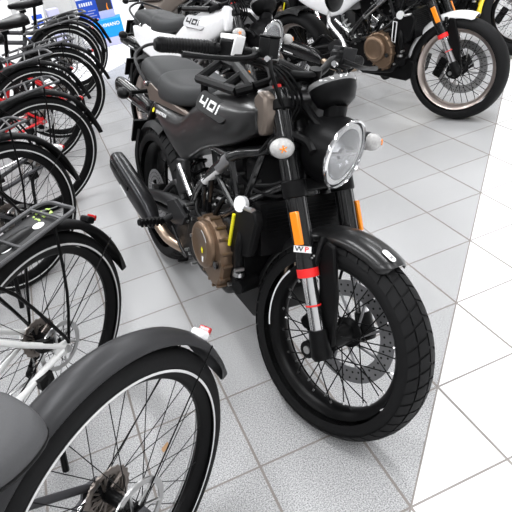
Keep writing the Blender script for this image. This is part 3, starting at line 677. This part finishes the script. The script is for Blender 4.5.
    lb = MB(); F = frame_m((.13, -.2595, .395), (-1, 0, .22), (0, -1, -.05)); lb.box((0, 0, 0), (.085, .008, .0015)); lb.v = [F @ v for v in lb.v]; lb.build('muffler_label', M_WHITE, mo2, smooth=False)
    ec = MB(); ec.lathe([(0.022, 0), (0.022, .012), (.016, .012), (.016, -.01)], (-.088, -.222, .458), (-1, 0, .15), 18); ec.build('exhaust_tip', M_STEEL, mo2)
    # swingarm, rear wheel, shock, hugger
    sw = MB()
    for sd in (-1, 1):
        sw.tube([V((.56, sd * .10, .41)), V((.42, sd * .115, .41)), V((.2, sd * .115, .37)), V((-.03, sd * .11, .305))], [.026, .028, .026, .022], 10, 4)
        sw.tube([V((.40, sd * .11, .42)), V((.28, sd * .11, .335)), V((.06, sd * .11, .30))], .014, 8, 4)
        sw.box((-.01, sd * .11, .303), (.09, .024, .05))
        sw.tube([V((.42, sd * .11, .43)), V((.32, sd * .10, .47)), V((.20, sd * .11, .38))], .013, 8, 4)
    sw.cyl(V((.56, -.13, .41)), V((.56, .13, .41)), .03)
    sw.build('swingarm', M_GREYP if near else M_SATIN, root)
    rw = wheel(root, RH, 0.303, 0.15, 0.222, 0.105, M_RUBBER, rimm, None, 'rear_wheel', 32, near, (0.07, 0.115, -0.07, M_ALU, 6), 0.05, 0.16, True, None, M_SATIN, (0.078, 0.05, M_STEEL), 0.0019, None, M_SATIN, 72 if near else 48)
    MB().cyl(RH + V((0, -.135, 0)), RH + V((0, .135, 0)), 0.013).build('rear_axle', M_STEEL, root)
    ch = MB(); ch.tube([V((0, .078, .353)), V((.3, .085, .40)), V((.58, .09, .43)), V((.61, .09, .40)), V((.58, .09, .375)), V((.3, .085, .33)), V((0, .078, .253)), V((-.05, .078, .303)), V((0, .078, .353))], .007, 6, 5); ch.build('drive_chain', M_STEEL, root)
    pk = MB(); pk.tube([V((.57, -.06, .45)), V((.50, -.065, .52)), V((.36, -.06, .68))], .016, 12, 1); sho = pk.build('shock_absorber', M_STEEL, root)
    sp_ = MB(); a, b = V((.54, -.062, .47)), V((.37, -.06, .665)); d = (b - a).normalized(); u = d.orthogonal().normalized(); v = d.cross(u)
    sp_.tube([a.lerp(b, k / 72) + .03 * (math.cos(2 * PI * k / 10) * u + math.sin(2 * PI * k / 10) * v) for k in range(73)], .006, 6, 1); sp_.build('spring', M_WPAINT if not near else M_SATIN, sho)
    for sd in (-1, 1): MB().tube([V((.475, sd * .146, .59)), V((.585, sd * .146, .51))], .0115, 10, 1).build('panel_rod', M_CHROME, root)
    hg = MB(); rings = []
    for i in range(13):
        a = R_(75 + 75 * i / 12); r = .325
        rings.append([RH + V((math.cos(a) * (r + q), p, math.sin(a) * (r + q))) for p, q in ((-.08, -.025), (-.06, 0), (0, .006), (.06, 0), (.08, -.025), (.075, -.028), (.055, -.004), (0, .001), (-.055, -.004), (-.075, -.028))])
    hg.rings(rings); hgo = hg.build('rear_hugger', M_BLACK, root)
    for sd in (-1, 1): MB().tube([V((-.05, sd * .115, .31)), V((-.14, sd * .11, .45)), V((-.17, sd * .08, .56))], .010, 8).build('hugger_arm', M_BLACK, hgo)
    rc = MB(); rc.box((.09, -.085, .36), (.07, .035, .05), (0, -.3, 0)); rc.build('rear_caliper', M_BLACK, root, bevel=.005)
    # pegs
    for sd in (-1, 1):
        pg = MB(); pg.tube([V((.47, sd * .21, .385)), V((.485, sd * .31, .40))], .013, 10, 1)
        for k in range(6): pg.box((.473 + .0022 * k, sd * (.225 + k * .015), .387 + k * .002), (.030, .009, .026))
        pgo = pg.build('footpeg', M_BLACK, root, bevel=.002)
        hk = MB(); hk.prism([(.42, .44), (.50, .475), (.60, .44), (.57, .40), (.50, .375), (.44, .37)], sd * .165, sd * .18); hk.tube([V((.47, sd * .175, .40)), V((.47, sd * .215, .386))], .013, 8, 1); hk.tube([V((.56, sd * .12, .42)), V((.56, sd * .17, .42))], .02, 10, 1); hk.build('peg_bracket', M_GREYP, pgo, bevel=.003)
        lv = MB(); lv.tube([V((.5, sd * .19, .37)), V((.62, sd * .20, .33)), V((.70, sd * .215, .335)), V((.71, sd * .25, .34))], .006, 8); lv.build('pedal', M_SATIN, root)
        pp = MB(); pp.prism([(.46, .25), (.56, .255), (.63, .30), (.62, .46), (.54, .47), (.50, .40), (.46, .33)], sd * .148, sd * .160)
        ppo = pp.build('pivot_plate', M_BLACK, root, bevel=.005)
        for (x, z) in ((.57, .435), (.59, .42), (.585, .31), (.60, .30), (.565, .30), (.56, .41)): MB().cyl(V((x, sd * .158, z)), V((x, sd * .168, z)), .006, None, 8).build('plate_bolt', M_STEEL, ppo)
    # tail
    tl = MB(); tl.prism([(-.12, .80), (-.10, .845), (.10, .83), (.12, .74), (-.02, .76)], -.07, .07); tl.build('tail_unit', M_BLACK, root, bevel=.01)
    tll = MB(); tll.box((-.125, 0, .82), (.02, .11, .03), (0, -.3, 0)); tll.build('tail_light', M_TAILR, root, bevel=.004)
    gr = MB(); gr.tube([V((.10, -.122, .80)), V((.0, -.125, .845)), V((-.10, -.105, .885)), V((-.155, -.05, .91)), V((-.165, 0, .92)), V((-.155, .05, .91)), V((-.10, .105, .885)), V((0, .125, .845)), V((.10, .122, .80))], .0065, 10); gr.build('grab_rail', M_GREYP, root)
    for sd in (-1, 1): MB().cyl(V((.085, sd * .118, .805)), V((.085, sd * .132, .805)), .010).build('rail_bolt', M_CHROME, root)
    ph = MB(); ph.tube([V((.0, 0, .76)), V((-.10, 0, .70)), V((-.19, 0, .64)), V((-.25, 0, .57))], [.03, .022, .018, .02], 10); ph.box((-.27, 0, .53), (.012, .17, .12), (0, .45, 0)); pho = ph.build('plate_holder', M_BLACK, root)
    rr = MB(); rr.box((-.295, 0, .485), (.012, .07, .03), (0, .45, 0)); rr.build('rear_reflector', M_TAILR, pho)
    for sd in (-1, 1):
        s_ = MB(); s_.tube([V((-.07, sd * .05, .745)), V((-.07, sd * .14, .742))], .009, 8, 1)
        bx = V((-.07, sd * .175, .742)); s_.lathe([(0.001, -.045), (.012, -.038), (.021, -.02), (.025, 0), (.021, .018), (.001, .024)], bx, (-.25, sd * .3, 0) if False else (-1, 0, 0), 18)
        s_.build('rear_turn_signal', M_BLACK, root)
    ks = MB(); ks.tube([V((.56, .14, .30)), V((.54, .24, .12)), V((.55, .30 if pose[3] < 8 else .205, .10 if pose[3] < 8 else .06))], .011, 8); ks.build('kickstand', M_BLACK, root)
    return root

# ---------------------------------------------------------------- bicycle
def bicycle(pose, label, frame, fend, near=True, rack=True, saddle=None, group=None, sat=None, stickers=False, fwd_=.034, rackm=None, sadoff=(0, 0, 0), tyre_w=.050, RR=.343, rs=.309, la=140, lr=.385, rkz=.742, sadw=1.0):
    root = thing('bicycle', label, 'bicycle', pose_matrix(*pose), group)
    H = V((0, 0, RR)); WBb = 1.08
    saddle = saddle or M_SADDLE; rackm = rackm or M_RACK
    kw = dict(sub_spokes=near, spoke_mat=M_SATIN, hubmat=M_SATIN, seg=96 if near else 64)
    stp = (rs - .003, rs + .003, .02, 0, 2 * PI)
    wheel(root, H, RR, tyre_w, .292, .038, M_RUBBER, M_BLACK, None, 'rear_wheel', 32, False, (.066, .08, .052, M_STEEL, 6), .024, .11, stripe=stp, cass=(-.034, .064, M_CASS), spr=.0011, **kw)
    wheel(root, V((WBb, 0, RR)), RR, tyre_w, .292, .038, M_RUBBER, M_BLACK, None, 'front_wheel', 28, False, (.066, .08, .045, M_STEEL, 6), .02, .09, stripe=stp, sub_spokes=False, spoke_mat=M_SATIN, spr=.0011, seg=48)
    def guard(c, a0, a1, name, wd, r=RR + .030, tip=True):
        g = MB(); rings = []; n = 36
        for i in range(n + 1):
            t = i / n; a = R_(a0 + (a1 - a0) * t); k = 1.0; ro = 0
            if tip and t < .10: k = .05 + 9.5 * t; ro = .020 * (1 - t / .10)
            pr = [(-1, -.016), (-.85, -.004), (-.5, .004), (0, .007), (.5, .004), (.85, -.004), (1, -.016)]
            pr = pr + [(p * .95, q - .0025) for p, q in pr[::-1]]
            rings.append([c + V((math.cos(a) * (r + q + ro), p * wd * k, math.sin(a) * (r + q + ro))) for p, q in pr])
        g.rings(rings); return g.build(name, fend, root, ang=60)
    gu = guard(H, 180, 28, 'rear_fender', fwd_)
    guard(V((WBb, 0, RR)), 215, 55, 'front_fender', fwd_)
    # tail lamp on the guard
    a = R_(la); p = H + V((math.cos(a), 0, math.sin(a))) * lr
    t_ = MB(); t_.box(p, (.035, .034, .022), (0, PI / 2 - a + .15, 0)); t_.cyl(H + V((math.cos(a), 0, math.sin(a))) * (RR + .03), p, .009)
    to = t_.build('tail_light', M_BLACK if not sat else sat, root, bevel=.006)
    t2 = MB(); t2.box(p + V((-.020, 0, -.004)), (.012, .030, .018), (0, PI / 2 - a + .15, 0)); t2.build('tail_lens', M_TAILR, to, bevel=.003)
    # fender stay wires
    for sd in (-1, 1):
        s_ = MB(); s_.tube([V((0, sd * .06, RR + .01)), H + V((math.cos(R_(150)) * (RR + .03), sd * fwd_, math.sin(R_(150)) * (RR + .03)))], .0018, 5, 1); s_.build('fender_stay', M_SATIN, gu)
    # frame
    f = MB(); BB = V((.44, 0, .28)); ST = V((.30, 0, .62)); HT = V((.93, 0, .83)); HBt = V((.975, 0, .70))
    f.tube([BB, ST], .017, 12, 1); f.tube([ST, V((.285, 0, .665))], .018, 12, 1)
    f.tube([BB + V((.01, 0, .02)), HBt + V((-.01, 0, .01))], .026, 14, 1); f.tube([ST, HT + V((0, 0, -.03))], .018, 12, 1); f.tube([HBt, HT], .022, 14, 1)
    f.cyl(BB + V((0, -.04, 0)), BB + V((0, .04, 0)), .024)
    for sd in (-1, 1):
        f.tube([V((0, sd * .070, RR)), V((.10, sd * .066, RR - .015)), V((.30, sd * .052, .29)), BB + V((-.01, sd * .035, 0))], [.010, .0105, .012, .013], 12, 4)
        f.tube([V((-.005, sd * .070, RR)), V((.18, sd * .060, .525)), ST + V((-.02, sd * .02, .04))], [.009, .0095, .010], 12, 3)
        f.prism([(-.022, RR - .018), (.012, RR - .024), (.04, RR + .005), (.03, RR + .032), (-.012, RR + .022)], sd * .066, sd * .074)
        f.tube([HBt + V((.005, 0, -.02)), V((.99, sd * .055, .66)), V((WBb, sd * .058, RR))], [.016, .015, .010], 10, 4)
    f.build('frame', frame, root)
    ax = MB(); ax.cyl(H + V((0, -.085, 0)), H + V((0, .085, 0)), .007, None, 12); ax.cyl(H + V((0, .078, 0)), H + V((0, .088, 0)), .011, None, 8); ax.build('rear_axle', M_STEEL, root)
    # drive
    cr = MB(); ring = []
    for j in range(84):
        a = 2 * PI * j / 84; q = .088 + (.003 if j % 2 else -.002); ring.append((BB.x + math.cos(a) * q, BB.z + math.sin(a) * q))
    cr.prism(ring, -.046, -.049); cr.tube([BB + V((0, -.05, 0)), BB + V((.12, -.065, -.12))], .011, 8, 1); cr.tube([BB + V((0, .05, 0)), BB + V((-.12, .065, .12))], .011, 8, 1)
    cro = cr.build('crankset', M_SATIN, root, ang=30)
    for sd in (-1, 1): MB().box(BB + V((.12 * -sd, .11 * sd, .12 * sd)), (.09, .09, .022)).build('pedal', M_BLACK, cro, bevel=.004)
    dl = V((-.01, -.07, RR)); de = MB()
    de.tube([dl, dl + V((.01, -.01, -.045)), dl + V((.03, -.008, -.085))], [.011, .016, .010], 10, 4); de.box(dl + V((.005, -.008, -.035)), (.05, .028, .034), (0, .5, 0))
    de.lathe([(.002, -.003), (.020, -.003), (.020, .003), (.002, .003)], dl + V((.02, .01, -.075)), (0, 1, 0), 16); de.lathe([(.002, -.003), (.020, -.003), (.020, .003), (.002, .003)], dl + V((.06, .01, -.12)), (0, 1, 0), 16)
    de.box(dl + V((.04, .004, -.098)), (.075, .003, .025), (0, .8, 0)); de.build('derailleur', M_BLACK, root)
    cn = MB(); cn.tube([V((0, -.047, RR + .032)), V((.22, -.047, .352)), BB + V((0, -.047, .088)), BB + V((.088, -.047, 0)), BB + V((0, -.047, -.088)), V((.2, -.055, .225)), V((.06, -.058, RR - .135)), V((.02, -.058, RR - .06)), V((-.03, -.05, RR))], .0042, 6, 4); cn.build('chain', M_STEEL, root)
    bc = MB(); bc.box(V((.055, .058, RR + .055)), (.045, .03, .035), (0, -.5, 0)); bc.build('brake_caliper', M_BLACK, root, bevel=.004)
    kk = MB(); kk.tube([V((.10, .078, RR - .03)), V((.125, .09, RR - .06)), V((.16, .135, .20)), V((.20, .16, .045))], [.013, .010, .009, .011], 8); kk.box(V((.105, .078, RR - .03)), (.05, .02, .035)); kk.build('kickstand', M_BLACK, root)
    hs = MB(); hs.tube([V((.03, .06, RR + .07)), V((.09, .065, RR + .03)), V((.2, .055, .315)), V((.36, .04, .32)), V((.6, .03, .45)), V((.92, .03, .80))], .0025, 6); hs.build('brake_hose', M_BLACK, root)
    # saddle
    S0 = V(sadoff)
    sp_ = MB(); sp_.tube([V((.295, 0, .64)), V((.235, 0, .86))], .0135, 12, 1); sp_.box(V((.235, 0, .865)), (.05, .035, .025)); sp_.build('seatpost', M_BLACK, root)
    sd_ = MB(); rings = []
    for x, hw, zt, th in ((.06, .045, .93, .03), (.068, .072, .94, .05), (.10, .088, .948, .058), (.14, .09, .945, .058), (.19, .07, .94, .05), (.25, .042, .938, .042), (.31, .026, .94, .038), (.335, .018, .936, .03), (.342, .008, .93, .02)):
        hw *= sadw; ring = [(x, 0, zt), (x, hw * .5, zt), (x, hw * .85, zt - .008), (x, hw, zt - .026), (x, hw * .92, zt - th), (x, hw * .5, zt - th * .9), ]
        rings.append([V(q) + S0 for q in ring + [(a_, -b_, c_) for a_, b_, c_ in ring[::-1] if b_ > 0]])
    sd_.rings(rings); sdo = sd_.build('saddle', saddle, root, sub=2)
    sh_ = MB(); sh_.rings([[V((x, hw * sadw * b_, z_)) + S0 for b_, z_ in ((-1, zt - th * .55), (-.97, zt - th - .006), (-.4, zt - th - .002), (.4, zt - th - .002), (.97, zt - th - .006), (1, zt - th * .55))] for x, hw, zt, th in ((.058, .05, .93, .03), (.068, .074, .94, .05), (.10, .090, .948, .056), (.14, .092, .945, .056), (.19, .072, .94, .05), (.25, .044, .938, .042), (.31, .028, .94, .038), (.34, .016, .936, .03))]); sh_.build('saddle_base', M_BLACK, sdo, sub=1)
    sr = MB()
    for sd in (-1, 1): sr.tube([V((.10, sd * .035, .905)) + S0, V((.17, sd * .022, .882)) + S0, V((.27, sd * .02, .882)) + S0, V((.31, sd * .008, .905)) + S0], .0035, 6)
    sr.build('saddle_rails', M_STEEL, sdo)
    # bars
    hb = MB(); hb.tube([V((.93, 0, .83)), V((.90, 0, .95)), V((.95, 0, .99))], .014, 10, 3); hb.tube([V((.83, -.31, 1.02)), V((.88, -.20, 1.02)), V((.95, -.06, 1.0)), V((.95, .06, 1.0)), V((.88, .20, 1.02)), V((.83, .31, 1.02))], .011, 10, 4)
    hbo = hb.build('handlebar', M_BLACK, root)
    for sd in (-1, 1):
        MB().tube([V((.825, sd * .32, 1.02)), V((.87, sd * .215, 1.02))], .017, 12, 1).build('grip', M_BLACK, hbo)
        MB().tube([V((.90, sd * .17, 1.02)), V((.95, sd * .20, 1.01)), V((.93, sd * .29, 1.0))], .005, 6).build('brake_lever', M_SATIN, hbo)
    if rack:
        r_ = MB(); z = rkz
        r_.tube([V((.30, .045, z - .015)), V((.10, .055, z - .005)), V((-.10, .058, z)), V((-.165, .056, z - .002)), V((-.195, .04, z - .008)), V((-.20, 0, z - .012)), V((-.195, -.04, z - .008)), V((-.165, -.056, z - .002)), V((-.10, -.058, z)), V((.10, -.055, z - .005)), V((.30, -.045, z - .015))], .0062 if near else .0085, 8, 4)
        for x in ((-.13, .02, .20) if stickers else (-.15, -.05, .06, .17, .24)): r_.tube([V((x, -.056, z)), V((x + (0 if stickers else .04), .056, z))], .005, 6, 1)
        ro = r_.build('rack', rackm, root)
        for sd in (-1, 1):
            MB().tube([V((-.10, sd * .058, z)), V((-.06, sd * .078, .52)), V((-.012, sd * .078, RR + .012))], .0045, 8, 3).build('rack_strut', M_BLACK, ro)
            MB().tube([V((.16, sd * .056, z - .02)), V((.09, sd * .068, .62)), V((.0, sd * .078, .40)), V((-.012, sd * .078, RR + .015))], .0055, 8, 3).build('rack_strut', M_BLACK, ro)
        if stickers:
            pl = MB(); pl.box(V((.03, 0, z - .010)), (.36, .098, .004)); plo = pl.build('rack_plate', M_GREYP, ro)
            M_G = mat('green_sticker', (0.45, 0.62, 0.15), .5)
            def oval(x, y, rx, ry, mt, zz=.0):
                o_ = MB(); o_.prism([(x + rx * math.cos(k * PI / 10), y + ry * math.sin(k * PI / 10)) for k in range(20)], z - .008, z - .0065 + zz, 'xy'); o_.build('sticker', mt, plo, smooth=False)
            oval(-.085, .012, .018, .013, M_WHITE); oval(.035, .005, .026, .020, M_WHITE)
            oval(-.01, -.005, .018, .015, M_G); oval(-.013, -.004, .013, .011, M_WHITE, .0005); oval(.11, .02, .015, .012, M_G); oval(.105, -.02, .011, .009, M_WHITE); oval(.075, -.035, .007, .005, M_G)
            lt = MB(); random.seed(5)
            for k in range(16): lt.box(V((-.135 + random.random() * .06 - .03, random.uniform(-.04, .0), z - .0075)), (.007, .005, .002), (0, 0, random.random() * 3))
            lt.build('sticker_lettering', M_G, plo, smooth=False)
    return root

# ---------------------------------------------------------------- place the motorcycles
motorcycle((2.326, .4917, 97.57, 13.335), 'matte black motorcycle in front centre with wire wheels, tank plate 401 and bronze engine cover', near=True)
motorcycle((2.08, -.85, 105.0, 13.0), 'white motorcycle numbered 401 standing just behind the black one in front', body=M_WPAINT, badge=mat('light_grey_plate', (.5, .5, .51), .5), badge_t=M_GREYP, fend=M_WPAINT, rimm=M_RIMB, trim=M_WPAINT, stripe_y=False, deep=True)
motorcycle((.862, -1.11, 112.0, 1.6), 'motorcycle at right with white front fender, taupe spoked rim and bronze engine cover', steer=11, fa=(72, 168), body=M_WPAINT, badge=M_GREYP, fend=M_WPAINT, rimm=M_RIMB, trim=M_WPAINT, stripe_y=False)
motorcycle((-.20, -1.79, 112, 6), 'motorcycle in the top right corner with a yellow front fender over its spoked wheel', steer=40, fa=(63, 186), frim=.20, body=M_YPAINT, fend=M_YPAINT, accent=M_SATIN, hubm=M_GOLD, rimm=M_SATIN, trim=M_YPAINT, stripe_y=False)
motorcycle((1.78, -2.42, 108, 13), 'bronze and black motorcycle behind the white one numbered 401', body=M_BRPAINT, fend=M_BRPAINT, stripe_y=False)
motorcycle((.90, -2.72, 110, 11), 'dark motorcycle in the back row, partly hidden behind the two white ones', steer=10)

# ---------------------------------------------------------------- place the bicycles
BG = 'city bicycles parked in a row at left'
bicycle((2.765, 1.969, 35.8, 6.0), 'nearest bicycle at bottom left with wide grey fender, grey saddle and white-red tail light', M_GFRAME, M_FGREY, rack=False, group=BG, sat=M_WHITE, fwd_=.038, sadoff=(.055, .068, -.09), sadw=.88, tyre_w=.058, RR=.348, rs=.301, la=148.5, lr=.390)
bicycle((2.893, 1.286, 42.0, 8.8), 'bicycle with white frame tubes and green-stickered rack, second from the front', M_WFRAME, M_BLACK, group=BG, stickers=True, la=135, lr=.389, rkz=.722, saddle=M_BLACK)
bicycle((2.965, .315, 35.2, 5.2), 'dark grey bicycle, third from the front in the row at left', M_GFRAME, M_BLACK, group=BG, sat=M_WHITE, la=149, saddle=M_BLACK)
bicycle((2.810, -.445, 23.0, 11.0), 'dark framed bicycle with black fender, fourth from the front in the row at left', M_GFRAME, M_BLACK, group=BG, saddle=M_BLACK)
bicycle((2.780, -1.294, 18.0, 10.5), 'red-framed bicycle, fifth from the front in the row at left', M_RFRAME, M_BLACK, near=False, group=BG, saddle=M_BLACK)
bicycle((2.580, -1.750, 12.0, 9.0), 'red-framed bicycle, sixth from the front in the row at left', M_RFRAME, M_BLACK, near=False, group=BG, rkz=.725, saddle=M_BLACK)
bicycle((2.445, -2.800, 15.0, 9.0), 'black bicycle, next to last at the far end of the row at left', M_GFRAME, M_BLACK, near=False, group=BG, rkz=.715, saddle=M_BLACK)
bicycle((2.335, -3.200, 15.0, 9.0), 'black bicycle, last at the far end of the row by the blue boxes', M_GFRAME, M_BLACK, near=False, group=BG, rkz=.705, saddle=M_BLACK)

# ---------------------------------------------------------------- display goods far at the back left
M_CYAN = mat('cyan_card', (0.0, 0.28, 0.85), .45)
M_BLUE = mat('blue_card', (0.02, 0.09, 0.55), .45)
M_LILAC = mat('pale_lilac_card', (0.48, 0.48, 0.66), .5)
M_DARKC = mat('dark_photo_card', (0.035, 0.035, 0.045), .4)
M_LGREY = mat('light_grey_laminate', (0.55, 0.55, 0.53), .5)
def carton(name, label, cat, c, size, rz, m_, group=None, bevel=.004):
    root = thing(name, label, cat, Matrix.Translation((c[0], c[1], c[2])) @ Matrix.Rotation(R_(rz), 4, 'Z'), group)
    MB().box((0, 0, size[2] / 2), size).build('box_body', m_, root, bevel=bevel)
    return root
G = None
cA = carton('cardboard_box', 'pale lilac box on the floor under the bright blue box', 'box', (1.70, -5.14, 0), (.26, .24, .10), -8, M_LILAC)
for dx in (-.06, .05): MB().box((dx, .121, .05), (.006, .002, .09)).build('printed_line', M_LGREY, cA, smooth=False)
cB = carton('cardboard_box', 'bright blue box with white lettering on top of the lilac box', 'box', (1.71, -5.16, .101), (.34, .26, .215), -8, M_CYAN)
text('SHIMANO', .06, frame_m((-.01, .131, .15), (-1, 0, 0), (0, 1, 0)), M_WHITE, cB, 'box_lettering')
cC = carton('display_card', 'dark picture card with pale foot standing on the bright blue box', 'card', (1.69, -5.18, .317), (.19, .05, .34), -8, M_DARKC)
MB().box((0, .027, .045), (.188, .006, .09)).build('pale_foot', M_LILAC, cC)
fl2 = MB(); fl2.tube([V((-.03, .0275, .09)), V((-.025, .0275, .13)), V((-.035, .0275, .17))], [.010, .007, .003], 8); fl2.build('orange_flame_print', M_ORANGE, cC)
MB().box((-.092, .0265, .2), (.010, .004, .28)).build('blue_edge', M_BLUE, cC)
cD = carton('display_card', 'blue poster card with white lettering left of the dark picture card', 'card', (1.88, -5.45, .23), (.26, .06, .38), -8, M_BLUE)
MB().box((0, .031, .36), (.25, .004, .07)).build('white_header', M_WHITE, cD)
text('TORQ', .06, frame_m((.02, .034, .27), (-1, 0, 0), (0, 1, 0)), M_WHITE, cD, 'card_lettering', sx=1.3) if False else None
for k in range(5): MB().box((-.04 + .03 * (k % 2), .0305, .05 + k * .032), (.10, .003, .010)).build('printed_line', M_LILAC, cD, smooth=False)
for k in range(6): MB().box((.09 - k * .03, .0305, .265), (.020, .003, .042)).build('printed_block', M_WHITE, cD, smooth=False)
MB().box((0, 0, -.115), (.24, .14, .23)).build('card_stand', M_LGREY, cD)
cE = carton('display_cabinet', 'light grey cabinet behind the far bicycles at the top left', 'cabinet', (2.22, -5.35, 0), (.30, .35, .95), -5, M_LGREY, bevel=.01)
MB().box((0, .176, .5), (.26, .006, .8)).build('cabinet_door', M_LGREY, cE)
cF = carton('cardboard_box', 'white box with blue print standing behind the far bicycle saddles', 'box', (2.58, -5.10, .0), (.30, .22, .62), -5, M_WHITE)
MB().box((.05, .111, .30), (.16, .003, .07)).build('blue_band', M_BLUE, cF, smooth=False); MB().box((-.06, .111, .53), (.12, .003, .05)).build('blue_band', M_BLUE, cF, smooth=False)
rg = MB(); rg.lathe([(.035, 0), (.055, 0)], (-.08, .1125, .42), (0, 1, 0), 24); rg.build('blue_ring_print', M_BLUE, cF, smooth=False)
cG = carton('cardboard_box', 'small white and blue box right of the white box by the saddles', 'box', (2.34, -5.0, .0), (.13, .18, .58), 6, M_LILAC)
MB().box((0, .0915, .45), (.11, .003, .10)).build('blue_band', M_BLUE, cG, smooth=False)
cH = carton('display_cabinet', 'white cabinet at the far left edge behind the saddles', 'cabinet', (3.05, -5.2, 0), (.50, .35, .75), 0, M_WHITE, bevel=.01)
MB().box((0, .176, .38), (.44, .006, .66)).build('cabinet_door', M_WHITE, cH)

lf = MB(); lf.rings([[V((x, y - hw, .002 + .006 * abs(x) / .02)), V((x, y, .006)), V((x, y + hw, .003)), V((x, y, .0045))] for x, y, hw in ((-.018, 0, .001), (-.010, .002, .007), (0, .0, .010), (.010, -.002, .007), (.018, .001, .001))])
lo = lf.build('leaf_scrap', mat('dry_tan_leaf', (.42, .25, .13), .7), None)
lo.location = (2.635, 1.597, 0.0); lo.rotation_euler = (0, 0, .9)
tag(lo, 'small tan scrap on the grey floor seen through the nearest bicycle wheel', 'scrap')
